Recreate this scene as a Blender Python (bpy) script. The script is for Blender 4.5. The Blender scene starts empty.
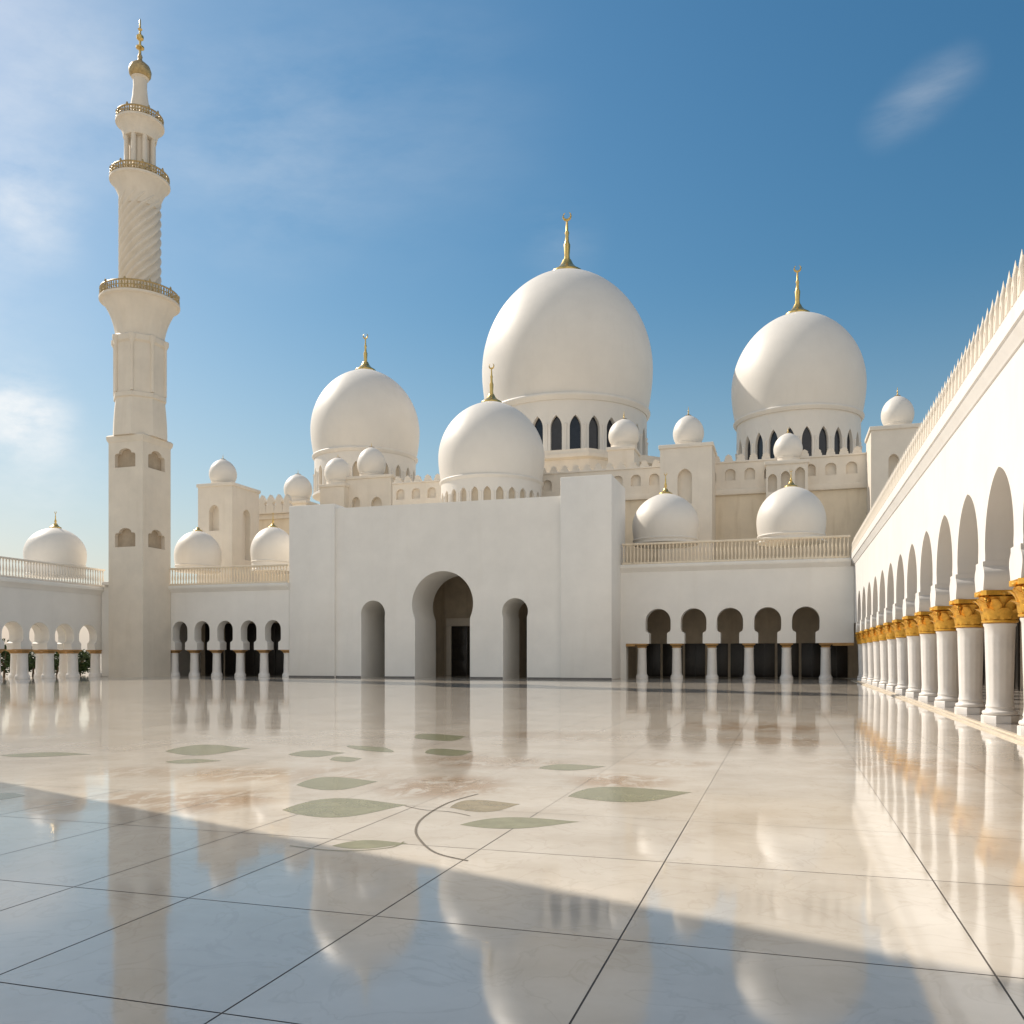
import bpy, bmesh, math, random
from mathutils import Vector, Matrix
from mathutils.geometry import tessellate_polygon
random.seed(7)
S = bpy.context.scene
COL = S.collection
PI = math.pi

# ------------------------------------------------------------------ camera
F, HOR, EYE = 880.0, 656.0, 1.7
YAW = math.atan(273 / 880)
SN, CS = math.sin(YAW), math.cos(YAW)
cam = bpy.data.objects.new("camera", bpy.data.cameras.new("camera"))
COL.objects.link(cam)
cam.location = (0, 0, EYE)
cam.rotation_euler = (PI / 2, 0, YAW)
cam.data.sensor_width = 36
cam.data.lens = 36 * F / 1024
cam.data.shift_y = (HOR - 512) / 1024
cam.data.clip_end = 8000
S.camera = cam

# ------------------------------------------------------------------ light
SUN_EL = math.radians(40)
FILL_CLOUD_BANK = 4.4  # brightness of the cloud bank added behind the viewer as fill light
SUN_DIR = Vector((-0.94, 0.34, 0)).normalized()
sun_vec = Vector((SUN_DIR.x * math.cos(SUN_EL), SUN_DIR.y * math.cos(SUN_EL), math.sin(SUN_EL)))
sd = bpy.data.lights.new("sun", 'SUN')
sd.energy = 3.1
sd.angle = math.radians(0.5)
sd.color = (1.0, 0.91, 0.79)
sun = bpy.data.objects.new("sun", sd)
COL.objects.link(sun)
sun.rotation_euler = (-sun_vec).to_track_quat('-Z', 'Y').to_euler()

w = bpy.data.worlds.new("World")
S.world = w
w.use_nodes = True
nt = w.node_tree
nt.nodes.clear()
def N(t, typ, **k):
    n = t.nodes.new(typ)
    for a, b in k.items():
        setattr(n, a, b)
    return n
out = N(nt, 'ShaderNodeOutputWorld')
bg = N(nt, 'ShaderNodeBackground')
sky = N(nt, 'ShaderNodeTexSky', sky_type='NISHITA', sun_disc=False)
sky.sun_elevation = SUN_EL
sky.sun_rotation = math.atan2(SUN_DIR.x, SUN_DIR.y)
sky.altitude = 0
sky.air_density = 1.5
sky.dust_density = 1.0
sky.ozone_density = 1.5
bg.inputs['Strength'].default_value = 0.13
# thin clouds, fixed to directions of the sky
geo = N(nt, 'ShaderNodeTexCoord')
def cloud_dir(x, y):
    u, v = (x - 512) / F, (HOR - y) / F
    return Vector((-SN + CS * u, CS + SN * u, v)).normalized()
stretch = N(nt, 'ShaderNodeMapping')
stretch.inputs['Rotation'].default_value = (0.3, 0.5, 0.4)
stretch.inputs['Scale'].default_value = (3.0, 9.0, 14.0)
nz = N(nt, 'ShaderNodeTexNoise')
nz.inputs['Scale'].default_value = 1.3
nz.inputs['Detail'].default_value = 9
nz.inputs['Roughness'].default_value = 0.6
nt.links.new(geo.outputs['Generated'], stretch.inputs['Vector'])
nt.links.new(stretch.outputs['Vector'], nz.inputs['Vector'])
ramp = N(nt, 'ShaderNodeMapRange')
ramp.inputs['From Min'].default_value = 0.36
ramp.inputs['From Max'].default_value = 0.72
nt.links.new(nz.outputs['Fac'], ramp.inputs['Value'])
acc = None
for (x, y, rad, amt) in [(45, 70, .15, .30), (25, 415, .06, 1.1), (20, 205, .08, .45), (885, 125, .03, .12), (908, 108, .035, .16), (932, 90, .035, .17), (958, 72, .03, .12),
                         (400, 110, .20, .09), (250, 150, .16, .18), (40, 475, .09, .35), (-250, 300, .3, .5), (560, 240, .06, .12)]:
    d = N(nt, 'ShaderNodeVectorMath', operation='DISTANCE')
    d.inputs[1].default_value = cloud_dir(x, y)
    nt.links.new(geo.outputs['Generated'], d.inputs[0])
    m = N(nt, 'ShaderNodeMapRange', interpolation_type='SMOOTHSTEP')
    m.inputs['From Min'].default_value = rad
    m.inputs['From Max'].default_value = 0.0
    m.inputs['To Max'].default_value = amt
    nt.links.new(d.outputs['Value'], m.inputs['Value'])
    if acc is None:
        acc = m.outputs[0]
    else:
        a = N(nt, 'ShaderNodeMath', operation='ADD')
        nt.links.new(acc, a.inputs[0]); nt.links.new(m.outputs[0], a.inputs[1])
        acc = a.outputs[0]
mul = N(nt, 'ShaderNodeMath', operation='MULTIPLY', use_clamp=True)
nt.links.new(acc, mul.inputs[0]); nt.links.new(ramp.outputs[0], mul.inputs[1])
mix = N(nt, 'ShaderNodeMixRGB')
mix.inputs['Color2'].default_value = (5.0, 5.0, 4.95, 1)
sep = N(nt, 'ShaderNodeSeparateColor'); tint = N(nt, 'ShaderNodeCombineColor')
nt.links.new(sky.outputs['Color'], sep.inputs[0])
for ch, (gma, gain) in enumerate(((1.55, .124), (1.15, .302), (1.05, .415))):
    pw = N(nt, 'ShaderNodeMath', operation='POWER'); pw.inputs[1].default_value = gma
    gn = N(nt, 'ShaderNodeMath', operation='MULTIPLY'); gn.inputs[1].default_value = gain
    nt.links.new(sep.outputs[ch], pw.inputs[0]); nt.links.new(pw.outputs[0], gn.inputs[0]); nt.links.new(gn.outputs[0], tint.inputs[ch])
# pale haze low over the horizon
sxyz = N(nt, 'ShaderNodeSeparateXYZ'); nt.links.new(geo.outputs['Generated'], sxyz.inputs[0])
hz = N(nt, 'ShaderNodeMapRange', interpolation_type='SMOOTHSTEP')
hz.inputs['From Min'].default_value = .40; hz.inputs['From Max'].default_value = -.02; hz.inputs['To Max'].default_value = .45
nt.links.new(sxyz.outputs['Z'], hz.inputs['Value'])
hmix = N(nt, 'ShaderNodeMixRGB'); hmix.inputs['Color2'].default_value = (3.15, 3.6, 3.9, 1)
nt.links.new(hz.outputs[0], hmix.inputs['Fac']); nt.links.new(tint.outputs[0], hmix.inputs['Color1'])
nt.links.new(hmix.outputs['Color'], mix.inputs['Color1'])
nt.links.new(mul.outputs[0], mix.inputs['Fac'])
# bright cloud bank added behind the viewer (south) to light the shaded fronts
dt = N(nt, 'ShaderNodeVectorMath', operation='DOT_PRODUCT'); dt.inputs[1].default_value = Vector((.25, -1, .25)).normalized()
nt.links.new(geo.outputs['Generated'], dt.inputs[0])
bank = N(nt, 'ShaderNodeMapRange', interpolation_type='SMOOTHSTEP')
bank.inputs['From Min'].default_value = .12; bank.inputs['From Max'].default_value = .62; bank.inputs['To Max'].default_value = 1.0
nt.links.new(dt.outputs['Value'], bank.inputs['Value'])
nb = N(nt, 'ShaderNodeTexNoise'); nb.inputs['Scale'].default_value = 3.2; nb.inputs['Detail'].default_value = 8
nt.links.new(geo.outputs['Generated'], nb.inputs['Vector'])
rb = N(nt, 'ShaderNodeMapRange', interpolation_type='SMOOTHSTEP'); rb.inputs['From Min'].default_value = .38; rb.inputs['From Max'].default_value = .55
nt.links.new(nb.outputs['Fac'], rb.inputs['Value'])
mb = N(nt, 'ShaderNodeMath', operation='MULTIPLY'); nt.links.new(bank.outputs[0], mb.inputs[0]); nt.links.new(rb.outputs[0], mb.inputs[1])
mix2 = N(nt, 'ShaderNodeMixRGB'); mix2.inputs['Color2'].default_value = (FILL_CLOUD_BANK, FILL_CLOUD_BANK * .97, FILL_CLOUD_BANK * .92, 1)
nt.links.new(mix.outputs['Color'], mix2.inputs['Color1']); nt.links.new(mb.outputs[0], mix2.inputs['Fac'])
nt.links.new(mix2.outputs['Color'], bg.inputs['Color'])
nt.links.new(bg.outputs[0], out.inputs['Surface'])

vs = S.view_settings
vs.view_transform = 'Standard'
vs.look = 'None'
vs.gamma = 1.0
vs.exposure = 0.62
vs.use_curve_mapping = False

# ------------------------------------------------------------------ projection helpers (pixel of the photo -> point at depth plane Y)
def ray(x, y):
    u, v = (x - 512) / F, (HOR - y) / F
    return -SN + CS * u, CS + SN * u, v
def at(x, y, Y):
    dx, dy, dz = ray(x, y)
    t = Y / dy
    return Vector((t * dx, Y, EYE + t * dz))
def xat(x, Y): return at(x, 600, Y).x
def zat(x, y, Y): return at(x, y, Y).z
def mpp(x, Y): return Y / ray(x, 0)[1] / F
def fl(x, y):
    dx, dy, dz = ray(x, y)
    t = -EYE / dz
    return Vector((t * dx, t * dy, 0))

# ------------------------------------------------------------------ materials
def mat(name, col, rough=0.5, metal=0.0, var=0.06, scale=1.2, bump=0.02, bscale=14.0, streak=0.0, spec=0.5, streak_col=None):
    m = bpy.data.materials.new(name)
    m.use_nodes = True
    t = m.node_tree
    b = t.nodes['Principled BSDF']
    b.inputs['Roughness'].default_value = rough
    b.inputs['Metallic'].default_value = metal
    b.inputs['Specular IOR Level'].default_value = spec
    tc = N(t, 'ShaderNodeTexCoord')
    n1 = N(t, 'ShaderNodeTexNoise')
    n1.inputs['Scale'].default_value = scale
    n1.inputs['Detail'].default_value = 6
    n1.inputs['Roughness'].default_value = 0.62
    t.links.new(tc.outputs['Object'], n1.inputs['Vector'])
    r = N(t, 'ShaderNodeMapRange')
    r.inputs['From Min'].default_value = 0.3
    r.inputs['From Max'].default_value = 0.7
    r.inputs['To Min'].default_value = 1 - var
    r.inputs['To Max'].default_value = 1 + var * 0.6
    t.links.new(n1.outputs['Fac'], r.inputs['Value'])
    mx = N(t, 'ShaderNodeMixRGB', blend_type='MULTIPLY')
    mx.inputs['Fac'].default_value = 1
    mx.inputs['Color1'].default_value = (*col, 1)
    t.links.new(r.outputs[0], mx.inputs['Color2'])
    last = mx.outputs['Color']
    if streak > 0:      # rain streaks and grime
        mp = N(t, 'ShaderNodeMapping')
        mp.inputs['Scale'].default_value = (1.1, 1.1, 0.12)
        n2 = N(t, 'ShaderNodeTexNoise')
        n2.inputs['Scale'].default_value = 1.6
        n2.inputs['Detail'].default_value = 7
        t.links.new(tc.outputs['Object'], mp.inputs['Vector'])
        t.links.new(mp.outputs['Vector'], n2.inputs['Vector'])
        r2 = N(t, 'ShaderNodeMapRange', interpolation_type='SMOOTHSTEP')
        r2.inputs['From Min'].default_value = 0.52
        r2.inputs['From Max'].default_value = 0.74
        r2.inputs['To Max'].default_value = streak
        t.links.new(n2.outputs['Fac'], r2.inputs['Value'])
        m2 = N(t, 'ShaderNodeMixRGB')
        sc = streak_col or (col[0] * .62, col[1] * .55, col[2] * .45)
        m2.inputs['Color2'].default_value = (*sc, 1)
        t.links.new(r2.outputs[0], m2.inputs['Fac'])
        t.links.new(last, m2.inputs['Color1'])
        last = m2.outputs['Color']
    t.links.new(last, b.inputs['Base Color'])
    if bump > 0:
        n3 = N(t, 'ShaderNodeTexNoise')
        n3.inputs['Scale'].default_value = bscale
        n3.inputs['Detail'].default_value = 4
        t.links.new(tc.outputs['Object'], n3.inputs['Vector'])
        bp = N(t, 'ShaderNodeBump')
        bp.inputs['Strength'].default_value = 0.35
        bp.inputs['Distance'].default_value = bump
        t.links.new(n3.outputs['Fac'], bp.inputs['Height'])
        t.links.new(bp.outputs[0], b.inputs['Normal'])
    return m

M = {}
M['white'] = mat('white_plaster', (.83, .80, .745), .6, var=.06, scale=.4, streak=.05, bump=.012, bscale=5)
M['wall'] = mat('sunlit_white_render', (.765, .74, .70), .55, var=.05, scale=.6, streak=.10, bump=.008, bscale=8)
M['warm'] = mat('weathered_cream_stone', (.80, .69, .53), .7, var=.10, scale=.5, streak=.30, bump=.02, bscale=6)
M['crest'] = mat('weathered_crest_stone', (.70, .63, .53), .7, var=.12, scale=2.0, streak=.25, bump=.01, bscale=12)
M['cream'] = mat('cream_stone', (.78, .71, .61), .65, var=.07, scale=.6, streak=.12, bump=.015, bscale=6)
M['dome'] = mat('dome_marble', (.765, .722, .655), .5, var=.045, scale=.35, streak=.05, bump=.01, bscale=3)
M['minaret'] = mat('minaret_stone', (.74, .665, .555), .65, var=.07, scale=.7, streak=.10, bump=.015, bscale=8)
M['column'] = mat('column_marble', (.80, .765, .72), .28, var=.08, scale=2.2, streak=.10, bump=.004, bscale=10)
M['gold'] = mat('gilded_capital', (.80, .44, .065), .42, metal=.45, var=.22, scale=9, bump=.012, bscale=30)
M['bronze'] = mat('dull_gold_trim', (.46, .27, .10), .5, metal=.3, var=.2, scale=6, bump=.006)
M['brass'] = mat('brass_finial', (.72, .50, .17), .3, metal=.9, var=.1, scale=5, bump=.0)
M['railgold'] = mat('weathered_gold_rail', (.50, .37, .18), .45, metal=.5, var=.3, scale=5, bump=.0)
M['glass'] = mat('dark_window_glass', (.018, .021, .03), .12, var=.3, scale=2, bump=0)
M['wooddoor'] = mat('dark_bronze_door', (.028, .024, .02), .35, var=.3, scale=3, bump=.004)
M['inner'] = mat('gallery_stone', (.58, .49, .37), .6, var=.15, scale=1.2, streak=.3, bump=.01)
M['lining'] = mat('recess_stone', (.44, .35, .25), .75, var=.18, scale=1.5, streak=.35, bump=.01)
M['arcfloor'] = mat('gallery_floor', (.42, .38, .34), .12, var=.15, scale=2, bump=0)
M['sand'] = mat('pale_ground', (.42, .37, .30), .9, var=.15, scale=.05, bump=.03)
M['kerb'] = mat('cream_kerb', (.72, .62, .48), .3, var=.12, scale=3, bump=.004)
M['bark'] = mat('bark', (.16, .11, .07), .9, var=.2, scale=4)
M['leaf'] = mat('shrub_leaves', (.045, .085, .022), .6, var=.55, scale=2.5, bump=0)
M['green'] = mat('green_marble_inlay', (.27, .27, .165), .12, var=.22, scale=4, bump=0, streak=0)
M['olive'] = mat('olive_marble_inlay', (.33, .27, .16), .12, var=.3, scale=4, bump=0)
M['tan'] = mat('tan_marble_inlay', (.46, .30, .16), .12, var=.35, scale=5, bump=0)
M['tan_pale'] = mat('pale_tan_marble_inlay', (.52, .40, .28), .12, var=.3, scale=5, bump=0)
M['tan_brown'] = mat('brown_marble_petal_inlay', (.40, .25, .13), .12, var=.35, scale=5, bump=0)
M['stem'] = mat('brown_marble_inlay', (.16, .125, .085), .14, var=.2, scale=6, bump=0)
M['skirt'] = mat('grey_stone_skirting', (.16, .15, .14), .4, var=.2, scale=2, bump=0)
M['joint'] = mat('floor_joint', (.10, .082, .066), .6, var=.2, scale=3, bump=0)

PATCHES = [(445, 786, 75, 14, .8), (620, 781, 65, 9, .7), (212, 800, 75, 14, .75), (235, 774, 95, 9, .55), (60, 806, 70, 10, .6), (130, 772, 60, 6, .4),
           (135, 799, 70, 9, .6), (330, 775, 90, 12, .35), (490, 762, 110, 8, .45), (770, 727, 110, 7, .6), (775, 741, 90, 6, .45), (670, 763, 60, 5, .4), (905, 765, 110, 14, .35), (560, 735, 90, 6, .35)]
def floor_material():
    m = bpy.data.materials.new('polished_marble_floor')
    m.use_nodes = True
    t = m.node_tree
    b = t.nodes['Principled BSDF']
    tc = N(t, 'ShaderNodeTexCoord')
    at_ = N(t, 'ShaderNodeAttribute', attribute_name='slab')
    n1 = N(t, 'ShaderNodeTexNoise'); n1.inputs['Scale'].default_value = .9; n1.inputs['Detail'].default_value = 8; n1.inputs['Roughness'].default_value = .6
    t.links.new(tc.outputs['Object'], n1.inputs['Vector'])
    cr = N(t, 'ShaderNodeValToRGB')
    cr.color_ramp.elements[0].position = .32; cr.color_ramp.elements[0].color = (.56, .49, .40, 1)
    cr.color_ramp.elements[1].position = .62; cr.color_ramp.elements[1].color = (.68, .615, .525, 1)
    t.links.new(n1.outputs['Fac'], cr.inputs['Fac'])
    # faint veins
    n2 = N(t, 'ShaderNodeTexNoise'); n2.inputs['Scale'].default_value = 1.7; n2.inputs['Detail'].default_value = 10; n2.inputs['Distortion'].default_value = 1.2
    t.links.new(tc.outputs['Object'], n2.inputs['Vector'])
    vr = N(t, 'ShaderNodeMath', operation='SUBTRACT'); vr.inputs[1].default_value = .5
    t.links.new(n2.outputs['Fac'], vr.inputs[0])
    va = N(t, 'ShaderNodeMath', operation='ABSOLUTE'); t.links.new(vr.outputs[0], va.inputs[0])
    vm = N(t, 'ShaderNodeMapRange', interpolation_type='SMOOTHSTEP')
    vm.inputs['From Min'].default_value = .025; vm.inputs['From Max'].default_value = 0; vm.inputs['To Max'].default_value = .16
    t.links.new(va.outputs[0], vm.inputs['Value'])
    mx = N(t, 'ShaderNodeMixRGB'); mx.inputs['Color2'].default_value = (.36, .29, .21, 1)
    t.links.new(vm.outputs[0], mx.inputs['Fac']); t.links.new(cr.outputs['Color'], mx.inputs['Color1'])
    # brown flower marble let into the slabs: soft-edged patches broken up by grain
    acc = None
    for (px_, py_, wx, wy, amt) in PATCHES:
        c = fl(px_, py_)
        rx = (fl(px_ + wx, py_) - c).length; ry = (fl(px_, py_ - wy) - fl(px_, py_ + wy)).length / 2
        mp = N(t, 'ShaderNodeMapping'); mp.vector_type = 'POINT'
        mp.inputs['Location'].default_value = (-c.x / rx, -c.y / ry, 0); mp.inputs['Scale'].default_value = (1 / rx, 1 / ry, 0)
        t.links.new(tc.outputs['Object'], mp.inputs['Vector'])
        ln = N(t, 'ShaderNodeVectorMath', operation='LENGTH'); t.links.new(mp.outputs[0], ln.inputs[0])
        mr = N(t, 'ShaderNodeMapRange', interpolation_type='SMOOTHSTEP')
        mr.inputs['From Min'].default_value = 1.1; mr.inputs['From Max'].default_value = .35; mr.inputs['To Max'].default_value = amt
        t.links.new(ln.outputs['Value'], mr.inputs['Value'])
        if acc is None: acc = mr.outputs[0]
        else:
            a_ = N(t, 'ShaderNodeMath', operation='MAXIMUM'); t.links.new(acc, a_.inputs[0]); t.links.new(mr.outputs[0], a_.inputs[1]); acc = a_.outputs[0]
    pm = N(t, 'ShaderNodeMapping'); pm.inputs['Rotation'].default_value = (0, 0, .3); pm.inputs['Scale'].default_value = (1.0, .55, 1)
    t.links.new(tc.outputs['Object'], pm.inputs['Vector'])
    pn = N(t, 'ShaderNodeTexNoise'); pn.inputs['Scale'].default_value = 3.0; pn.inputs['Detail'].default_value = 7; pn.inputs['Roughness'].default_value = .65; pn.inputs['Distortion'].default_value = .8
    t.links.new(pm.outputs[0], pn.inputs['Vector'])
    pr_ = N(t, 'ShaderNodeMapRange', interpolation_type='SMOOTHSTEP'); pr_.inputs['From Min'].default_value = .38; pr_.inputs['From Max'].default_value = .54
    t.links.new(pn.outputs['Fac'], pr_.inputs['Value'])
    pf = N(t, 'ShaderNodeMath', operation='MULTIPLY', use_clamp=True); t.links.new(acc, pf.inputs[0]); t.links.new(pr_.outputs[0], pf.inputs[1])
    px2 = N(t, 'ShaderNodeMixRGB'); px2.inputs['Color2'].default_value = (.33, .19, .085, 1)
    t.links.new(pf.outputs[0], px2.inputs['Fac']); t.links.new(mx.outputs['Color'], px2.inputs['Color1'])
    mx = px2
    ml = N(t, 'ShaderNodeMixRGB', blend_type='MULTIPLY'); ml.inputs['Fac'].default_value = 1
    t.links.new(mx.outputs['Color'], ml.inputs['Color1']); t.links.new(at_.outputs['Fac'], ml.inputs['Color2'])
    t.links.new(ml.outputs['Color'], b.inputs['Base Color'])
    b.inputs['IOR'].default_value = 1.85
    n3 = N(t, 'ShaderNodeTexNoise'); n3.inputs['Scale'].default_value = 2.5; n3.inputs['Detail'].default_value = 5
    t.links.new(tc.outputs['Object'], n3.inputs['Vector'])
    rr = N(t, 'ShaderNodeMapRange'); rr.inputs['To Min'].default_value = .03; rr.inputs['To Max'].default_value = .10
    t.links.new(n3.outputs['Fac'], rr.inputs['Value']); t.links.new(rr.outputs[0], b.inputs['Roughness'])
    n4 = N(t, 'ShaderNodeTexNoise'); n4.inputs['Scale'].default_value = 1.1; n4.inputs['Detail'].default_value = 3
    t.links.new(tc.outputs['Object'], n4.inputs['Vector'])
    bp = N(t, 'ShaderNodeBump'); bp.inputs['Strength'].default_value = .25; bp.inputs['Distance'].default_value = .007
    t.links.new(n4.outputs['Fac'], bp.inputs['Height']); t.links.new(bp.outputs[0], b.inputs['Normal'])
    return m
M['floor'] = floor_material()

# ------------------------------------------------------------------ object helpers
WLOC = {}
def link(o, parent, loc):
    loc = Vector(loc)
    COL.objects.link(o)
    if parent is not None:
        o.parent = parent
        o.location = loc - WLOC[parent]
    else:
        o.location = loc
    WLOC[o] = loc
    return o
def tag(o, label=None, cat=None, group=None, kind=None):
    if label: o['label'] = label
    if cat: o['category'] = cat
    if group: o['group'] = group
    if kind: o['kind'] = kind
    return o
def thing(name, loc, label, cat, group=None, kind=None):
    o = bpy.data.objects.new(name, None)
    o.empty_display_size = .5
    link(o, None, loc)
    return tag(o, label, cat, group, kind)
def mesh_of(name, bm, m, sharp=35):
    bmesh.ops.recalc_face_normals(bm, faces=bm.faces[:])
    me = bpy.data.meshes.new(name)
    bm.to_mesh(me); bm.free()
    for mm in (m if isinstance(m, (list, tuple)) else [m]):
        me.materials.append(mm)
    for p in me.polygons: p.use_smooth = True
    me.set_sharp_from_angle(angle=math.radians(sharp))
    return me
def put(name, me, parent, loc):
    return link(bpy.data.objects.new(name, me), parent, loc)
def mk(name, bm, m, parent=None, pivot=(0, 0, 0), sharp=35):
    """bm in WORLD coordinates; origin moved to pivot"""
    bmesh.ops.translate(bm, verts=bm.verts, vec=-Vector(pivot))
    return put(name, mesh_of(name, bm, m, sharp), parent, pivot)

def box(bm, x0, x1, y0, y1, z0, z1, bev=0.0):
    r = bmesh.ops.create_cube(bm, size=1)
    vs_ = r['verts']
    for v in vs_:
        v.co = Vector((x0 + (v.co.x + .5) * (x1 - x0), y0 + (v.co.y + .5) * (y1 - y0), z0 + (v.co.z + .5) * (z1 - z0)))
    if bev > 0:
        es = list({e for v in vs_ for e in v.link_edges})
        bmesh.ops.bevel(bm, geom=es, offset=bev, segments=2, profile=.5, affect='EDGES')
def lathe(bm, prof, c=(0, 0, 0), seg=48, rf=None, a0=0.0):
    rings = []
    for (r, z) in prof:
        if r < 1e-5:
            rings.append([bm.verts.new((c[0], c[1], c[2] + z))]); continue
        ring = []
        for i in range(seg):
            a = a0 + 2 * PI * i / seg
            rr = r * (rf(a, z) if rf else 1)
            ring.append(bm.verts.new((c[0] + rr * math.cos(a), c[1] + rr * math.sin(a), c[2] + z)))
        rings.append(ring)
    for A, B in zip(rings, rings[1:]):
        if len(A) == 1 and len(B) == 1: continue
        for i in range(seg):
            j = (i + 1) % seg
            if len(A) == 1: bm.faces.new((A[0], B[i], B[j]))
            elif len(B) == 1: bm.faces.new((A[i], A[j], B[0]))
            else: bm.faces.new((A[i], A[j], B[j], B[i]))
    if len(rings[0]) > 1: bm.faces.new(rings[0][::-1])
    if len(rings[-1]) > 1: bm.faces.new(rings[-1])
def tube(bm, pts, r, seg=8, closed=False):
    rings = []
    n = len(pts)
    for i, p in enumerate(pts):
        p = Vector(p)
        a = Vector(pts[(i - 1) % n]) if (closed or i > 0) else p
        b = Vector(pts[(i + 1) % n]) if (closed or i < n - 1) else p
        d = (b - a).normalized()
        s = d.orthogonal() if abs(d.z) > .95 else d.cross(Vector((0, 0, 1)))
        s.normalize(); q = d.cross(s)
        rr = r[i] if isinstance(r, (list, tuple)) else r
        rings.append([bm.verts.new(p + rr * (s * math.cos(2 * PI * k / seg) + q * math.sin(2 * PI * k / seg))) for k in range(seg)])
    rng = range(n) if closed else range(n - 1)
    for i in rng:
        A, B = rings[i], rings[(i + 1) % n]
        for k in range(seg):
            bm.faces.new((A[k], A[(k + 1) % seg], B[(k + 1) % seg], B[k]))
    if not closed:
        bm.faces.new(rings[0][::-1]); bm.faces.new(rings[-1])
def slab(bm, loops, depth, fmap, rim=True):
    """flat polygon with holes in (u,v), given thickness along w, mapped to space by fmap"""
    vl = [[Vector((p[0], p[1], 0)) for p in lp] for lp in loops]
    tris = tessellate_polygon(vl)
    flat = [p for lp in loops for p in lp]
    fr = [bm.verts.new(fmap(p[0], p[1], 0)) for p in flat]
    bk = [bm.verts.new(fmap(p[0], p[1], depth)) for p in flat]
    for a, b, c in tris:
        try:
            bm.faces.new((fr[a], fr[b], fr[c])); bm.faces.new((bk[c], bk[b], bk[a]))
        except ValueError:
            pass
    k = 0
    for lp in loops:
        n = len(lp)
        for i in range(n if (rim or k > 0) else 0):
            j = (i + 1) % n
            bm.faces.new((fr[k + i], fr[k + j], bk[k + j], bk[k + i]))
        k += n
def clean(pts):
    o = []
    for p in pts:
        if not o or (abs(p[0] - o[-1][0]) + abs(p[1] - o[-1][1])) > 1e-4: o.append(p)
    return o
def horseshoe(c, wl, R, zb, zc, n=28):
    """open outline from bottom left over a round horseshoe arch to bottom right"""
    d = math.sqrt(max(R * R - wl * wl, 0))
    a0 = PI + math.atan2(d, wl); a1 = -math.atan2(d, wl)
    pts = [(c - wl, zb)]
    for i in range(n + 1):
        a = a0 + (a1 - a0) * i / n
        pts.append((c + R * math.cos(a), zc + R * math.sin(a)))
    pts.append((c + wl, zb))
    return clean(pts)
def keyhole(c, wn, zb, zn, wa, ztop, n=20):
    """neck between imposts, then a stilted round arch"""
    zc = ztop - wa
    pts = [(c - wn, zb), (c - wn, zn - .04), (c - wn - .05, zn), (c - wa + .05, zn + .1), (c - wa, zn + .25)]
    for i in range(n + 1):
        a = PI - PI * i / n
        pts.append((c + wa * math.cos(a), zc + wa * math.sin(a)))
    pts += [(c + wa, zn + .25), (c + wa - .05, zn + .1), (c + wn + .05, zn), (c + wn, zn - .04), (c + wn, zb)]
    return clean(pts)
def pointed(c, w_, zs, za, n=12):
    cc = ((za - zs) ** 2 - w_ * w_) / (2 * w_)
    rho = w_ + cc
    half = []
    amax = math.atan2(za - zs, cc) if cc > 0 else PI / 2 + math.atan2(-cc, za - zs)
    for i in range(n + 1):
        a = amax * i / n
        half.append((cc - rho * math.cos(a), zs + rho * math.sin(a)))
    return [(c + p[0], p[1]) for p in half] + [(c - p[0], p[1]) for p in half[-2::-1]]
def pointed_hole(c, w_, zb, zs, za, n=8):
    return clean([(c - w_, zb)] + pointed(c, w_, zs, za, n) + [(c + w_, zb)])

# ------------------------------------------------------------------ levels and planes of the courtyard
YP, YR, YL, XL = 62.0, 65.5, 62.0, -54.0      # portal front, right wing, left wing, left arcade
XW = 4.6                                       # face of the right-hand arcade
YH = 78.0                                      # front of the hall behind
KX = 4.36

# ------------------------------------------------------------------ ground and floor
bm = bmesh.new()
for a in (-1,):
    vsx = [bm.verts.new(p) for p in ((-3000, -3000, -.12), (3000, -3000, -.12), (3000, 3000, -.12), (-3000, 3000, -.12))]
    bm.faces.new(vsx)
g = mk('ground', bm, M['sand']); tag(g, kind='structure')

xs = [-6.4, -5.0, -4.0, -2.56, -.95, 1.07, 2.75]
x = -6.4
while x > -58: x -= 1.62; xs.insert(0, x)
ys = [3.59, 5.23, 7.31, 9.2]
y = 3.59
while y > -14: y -= 1.64; ys.insert(0, y)
y = 9.2
while y < 70: y += 1.9; ys.append(y)
xs.append(KX)
bm = bmesh.new()
lay = bm.faces.layers.float.new('slabf')
jw = .0055
def quad(x0, x1, y0, y1, z, mi, val=1.0):
    f = bm.faces.new([bm.verts.new(p) for p in ((x0, y0, z), (x1, y0, z), (x1, y1, z), (x0, y1, z))])
    f.material_index = mi; f[lay] = val
for i in range(len(xs) - 1):
    for j in range(len(ys) - 1):
        jv = jw if ys[j] < 9 else jw * .45; ju = jv
        quad(xs[i] + ju, xs[i + 1] - ju, ys[j] + jv, ys[j + 1] - jv, 0, 0, random.uniform(.94, 1.05))
quad(xs[0], xs[-1], ys[0], ys[-1], -.003, 1)
vals = [f[lay] for f in bm.faces]
floor = mk('courtyard_floor', bm, [M['floor'], M['joint']])
attr = floor.data.attributes.new('slab', 'FLOAT', 'FACE')
for i, v in enumerate(vals): attr.data[i].value = v
tag(floor, kind='structure')

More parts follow.
